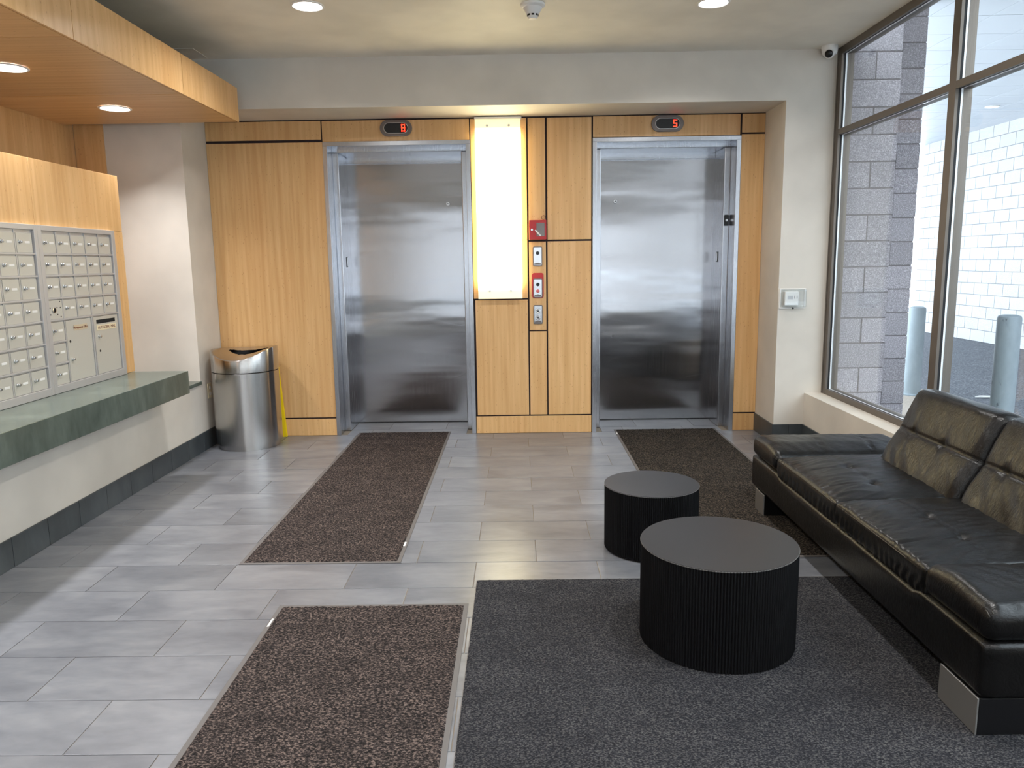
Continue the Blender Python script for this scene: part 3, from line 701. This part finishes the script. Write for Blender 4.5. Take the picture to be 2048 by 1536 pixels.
def seat(y0, y1, seed, tufts, lift_=0):
    L = (.62, y1 - y0, .112)
    def fn(p, f):
        q = p.copy()
        if p.z > L[2] * .55:
            u, v = min(max(p.x / L[0], 0), 1), min(max(p.y / L[1], 0), 1)
            w_ = (p.z - L[2] * .55) / (L[2] * .45)
            puff = .026 * (1 - abs(2 * u - 1) ** 3.0) * (1 - abs(2 * v - 1) ** 4) + .016 * u
            n1 = noise.noise(Vector((p.x * 7 + seed, p.y * 5.5, seed * 2))) * .006
            # creases fan out across the seat
            n2 = (1 - abs(noise.noise(Vector((p.x * 6 + p.y * 5 + seed, (p.y - .4 * p.x) * 24, seed))))) ** 3 * .0042
            dz = puff + n1 + n2
            for (tx, ty) in tufts:
                d_ = math.hypot(p.x - tx, p.y - ty); dz += groove(d_, .030, .012) + groove(d_, .009, .007)
            gx = tufts[0][1] + (p.x - tufts[0][0]) * .12
            dz += groove(p.x - tufts[0][0] - .004, .006, .005) * (1 if abs(p.y - L[1] / 2) < L[1] * .44 else 0)
            for (tx, ty) in tufts: dz += groove(p.y - ty, .006, .0035) * (1 if p.x < .46 else 0)
            # gathers just behind the front seam
            if u < .22: dz += .0014 * math.sin(p.y * 150 + 3 * noise.noise(Vector((p.y * 9, seed, 0)))) * math.exp(-((u - .06) / .06) ** 2)
            q.z += dz * w_
        elif p.x < L[0] * .2: q.x += .0035 * math.sin(p.y * 120 + 4 * noise.noise(Vector((p.y * 7, p.z * 20, seed))))
        return q
    c = cushion('seat_cushion', L, (64, 90, 12), .022, fn, M['leather'], sofa, off(SX0 + .004, y0, .290 + lift_))
    c.data.transform(Matrix.Identity(4))
    zt = .290 + L[2]
    for k, (dx, dz) in enumerate(((.004, -.012), (.016, -.0025))):
        tube('piping', [(SX0 + .004 + dx - .001, y0 + .03 + (y1 - y0 - .06) * i / 30, zt + dz + .0012 + .003 * math.sin(PI * i / 30)) for i in range(31)], .0026, M['stitch'], c, 6)
    for (tx, ty) in tufts:
        b_ = lathe('button', [(.008, -.003), (.006, .002), (0, .004)], M['leather'], c, SL(SX0 + .004 + tx, y0 + ty, zt + .018), 12)
    return c
seat(3.3675, 4.178, 1.3, [(.264, .485), (.262, .205)])
seat(2.592, 3.384, 5.7, [(.262, .487), (.264, .241)], .004)
def arm(y0, y1, inner):
    L = (.80, y1 - y0, .122)
    def fn(p, f):
        q = p.copy(); v = p.y / L[1]; vi = v if inner > 0 else 1 - v          # vi = 1 on the inner side
        if p.z > L[2] * .5:
            w_ = (p.z - L[2] * .5) / (L[2] * .5)
            dz = .014 * (1 - abs(2 * v - 1) ** 2.5) - (.022 if inner < 0 else .010) * max(0, vi - .62) / .38
            dz += noise.noise(Vector((p.x * 5, p.y * 7, y0))) * .005 + (1 - abs(noise.noise(Vector((p.x * 20 + p.y * 8, p.y * 6, y0))))) ** 4 * .003
            for gx in (.28, .56): dz += groove(p.x - gx - .07 * (1 - vi), .006, .006)
            q.z += dz * w_
        return q
    a = cushion('armrest', L, (60, 34, 12), .048, fn, M['leather'], sofa, off(SX0 - .002, y0, .313))
    ys = [y0 + .012 + (y1 - y0 - .024) * i / 24 for i in range(25)]
    for dx, dz in ((.013, -.018), (.024, -.009)):
        pts = []
        for y_ in ys:
            v = (y_ - y0) / L[1]; vi = v if inner > 0 else 1 - v; e_ = min(v, 1 - v)
            drop = .048 * (1 - math.sqrt(max(0, 1 - (1 - min(e_ * L[1], .048) / .048) ** 2))) 
            pts.append((SX0 - .002 + dx, y_, .313 + L[2] + dz - drop * .9 + .010 * (1 - abs(2 * v - 1) ** 2.5) * .6 - (.020 if inner < 0 else .009) * max(0, vi - .62) / .38))
        tube('piping', pts, .0024, M['stitch'], a, 6)
arm(4.186, SY1 + .004, -1)
arm(SY0 - .004, 2.612, 1)
LEAN = math.radians(27)
def back(y0, y1, seed, pins):
    L = (.23, y1 - y0, .525)
    seam = .262
    def fn(p, f):
        q = p.copy()
        if p.x < L[0] * .6:
            w_ = 1 - p.x / (L[0] * .6); v = min(max(p.y / L[1], 0), 1); h = p.z
            puff = .020 * (1 - abs(2 * v - 1) ** 4)
            zz = h / seam if h < seam else (h - seam) / (L[2] - seam)
            puff += (.010 if h < seam else .012) * math.sin(PI * min(max(zz, 0), 1)) ** .6
            ga, gb = p.y * .62 + h * .78, h * .62 - p.y * .78
            cr = noise.noise(Vector((ga * 3.5 + seed, gb * 17, seed))) * (.0075 if h < seam else .0028) * math.sin(PI * min(max(zz, 0), 1)) ** .5
            fold = noise.noise(Vector((p.y * 4.5 + seed, h * 4.5, seed))) * .007
            dx = -(puff + cr + fold) * w_
            dx += .007 * math.exp(-((h - seam) / .006) ** 2) * w_
            for (py, _) in pins:
                d_ = math.hypot(p.y - py, h - seam); dx += .009 * math.exp(-(d_ / .026) ** 2) * w_
                dx += .003 * math.exp(-((p.y - py - .10 * (h - seam)) / .005) ** 2) * (1 if h < seam + .12 else 0) * w_
            q.x += dx
        if p.z > L[2] * .86: q.x += .03 * ((p.z - L[2] * .86) / (L[2] * .14)) ** 2
        return q
    mtx = Matrix.Translation(SL(1.925, y0, .365)) @ Matrix.Rotation(LEAN, 4, 'Y')
    c = cushion('back_cushion', L, (14, 72, 60), .055, fn, M['leather'], sofa, mtx)
    pts = [mtx @ Vector((.0085, L[1] * (.03 + .94 * i / 40), seam)) + sofa.location for i in range(41)]
    tube('piping', pts, .0035, M['black'], c, 6)
    return c
back(3.326, 4.075, 2.1, [(.545, 0), (.275, 0)])
back(2.580, 3.320, 7.4, [(.535, 0), (.265, 0)])
q = box('back_frame', -.05, .05, -.73, .73, -.18, .18, M['leather'], sofa, .02); q.location = SL(2.225, 3.34, .46); q.rotation_euler = (0, .3, 0)
for y0, y1 in ((2.230, 2.446), (4.345, 4.50)):
    f_ = box('foot', SX0 + .002, SX1 - .06, y0, y1, .0068, .131, M['black'], sofa, .003)
    box('foot_plate', SX0 - .004, SX0 + .002, y0, y1, .0072, .131, M['satin'], f_, .0015)['label'] = 'satin metal foot plate'

# ================================================================== WINDOW BESIDE THE SOFA
w1 = struct(empty('window_1', (XF, 4.5, .413)))
ys1 = [6.142, 4.548, 2.954, 1.36, -.234, -1.83]
ZB, ZTR, ZTOP = .413, 2.446, HC
def bars(x0, x1, dw):
    L = []
    for i, y in enumerate(ys1): L.append((x0, x1, y - .036 + dw, y + .036 - dw, ZB, ZTOP))
    for a, b in zip(ys1, ys1[1:]):
        for z, h in ((ZB + .022, .022), (ZTR, .021), (ZTOP - .026, .026)): L.append((x0 + .0004, x1, b + .036 - dw, a - .036 + dw, z - h + dw * .5, z + h - dw * .5))
    return L
for b in bars(XF, XF + .018, 0): boxes('mullion' if b[5] - b[4] > .1 else 'transom', [b], M['alum'], w1, .001)
boxes('gasket', bars(XF + .018, XF + .034, .004), M['gasket'], w1)
boxes('glint_spacer', bars(XF + .034, XF + .046, .002), M['glint_spacer'], w1)  # near-white strip paints the bright reflection along the glass edge
boxes('outer_cap', bars(XF + .046, XF + .095, 0), M['alum'], w1)
for a, b in zip(ys1, ys1[1:]):
    for z0, z1 in ((ZB + .046, ZTR - .023), (ZTR + .023, ZTOP - .054)):
        box('pane', XF + .036, XF + .042, b + .038, a - .038, z0, z1, M['glass'], w1)
boxes('edge_trim', [(XF - .004, XF + .05, 6.160, DW, ZB, HC)], M['alum'], w1)

# ================================================================== OUTSIDE
dr = struct(box('driveway', 2.6, 8.3, -8, 26, -.06, -.004, M['asphalt']))
ap = struct(box('concrete_apron', 2.62, 4.7, 6.95, 8.62, -.006, .002, M['conc']))
CH = .2032; CL = .4064; MJ = .010
def pier(name, xa, xb, y0, y1, ph):
    p = struct(empty(name, ((xa + xb) / 2, y1, 0)))
    boxes('mortar', [(xa + .006, xb - .006, y0 + .006, y1, 0, 3.62)], M['mortar'], p)
    for r in range(18):
        z0 = r * CH + .004; z1 = min(z0 + CH - MJ, 3.62)
        if (r + ph) % 2: spans = [(xa, xb)]
        else: spans = [(xa, (xa + xb) / 2 - MJ / 2), ((xa + xb) / 2 + MJ / 2, xb)]
        for a, b in spans:
            q = box('block', a, b, y0, y1 - .02, z0, z1, M['block'], p, .004); q.location.y += random.uniform(-.003, .003)
pier('block_pier', 2.575, 2.965, 6.20, 6.62, 0)
pier('block_pier', 3.02, 3.425, 6.75, 7.15, 1)
struct(box('street', -30, 2.55, -16, YN - .2, -.1, -.02, M['wblock']))
struct(box('sky_block_facade', -22, 24, -17, -16, -.1, 9, M['facade']))  # unseen facade added to block sky and dim the light from behind
struct(box('exterior_wall', 2.6, 2.9, 6.63, 7.3, 0, 3.7, M['mortar']))
bw = struct(empty('block_wall', (8.06, 13, 0)))
boxes('mortar', [(8.062, 8.25, 9.2, 15.70, 0, 3.64)], M['wmortar'], bw)
boxes('plain_wall', [(8.05, 8.25, -8, 9.2, 0, 3.64)], M['wblock'], bw)
for r in range(18):
    e_ = [9.2 + c * CL for c in range(17)] if r % 2 == 0 else [9.2] + [9.2 + (c + .5) * CL for c in range(16)] + [9.2 + 16 * CL]
    for a, b in zip(e_, e_[1:]): box('block', 8.05, 8.08, a + MJ / 2, b - MJ / 2, r * CH + .002, r * CH + CH - MJ, M['wblock'], bw, .003)
sf = struct(empty('exterior_soffit', (5.3, 10, 3.64)))
boxes('deck', [(2.6, 8.25, 3.2, 17.2, 3.66, 3.8)], M['soff'], sf)
px_ = 3.76 - 2 * .566; xs_ = [px_ + .566 * k for k in range(11)]
for i in range(23):
    y0 = 7.40 - 7 * .597 + i * .597
    for a, b in zip(xs_, xs_[1:]):
        if b < 8.3: box('soffit_panel', a + .004, b - .004, y0 + .004, y0 + .593, 3.64, 3.655, M['soff'], sf, .001)
t = thing('outdoor_downlight', 'small round light in the white outdoor soffit', 'downlight', (6.99, 11.77, 3.64))
lathe('trim_ring', [(.10, 0), (.095, -.012), (.075, -.012), (.07, -.002)], M['white'], t, (0, 0, 0), 24)
lathe('lens', [(0, -.004), (.072, -.004)], M['lens'], t, (0, 0, 0), 24)
def bollard(x, y, h, r, label):
    t = thing('bollard', label, 'bollard', (x, y, 0), 'grey bollards outside')
    lathe('post', [(r, .02), (r, h - .03), (r * .93, h - .012), (r * .6, h - .002), (0, h)], M['boll'], t, (0, 0, 0), 40)
    lathe('base_ring', [(r + .02, 0), (r + .02, .012), (r, .025)], M['boll'], t, (0, 0, 0), 40)
bollard(3.765, 5.90, 1.05, .083, 'nearer grey bollard standing in the drive right of the mullion')
bollard(4.300, 8.30, .965, .086, 'farther grey bollard partly behind the block pier')
pts = [(-.10, -.02), (-.02, .03), (.09, .01), (.11, -.03), (.02, -.04)]
t = tag(prism('paper_scrap', pts, 0, .012, M['paper'], None, (4.96, 8.10, .001), 'XY', .003), 'white paper scrap lying on the drive between the bollards', 'litter')
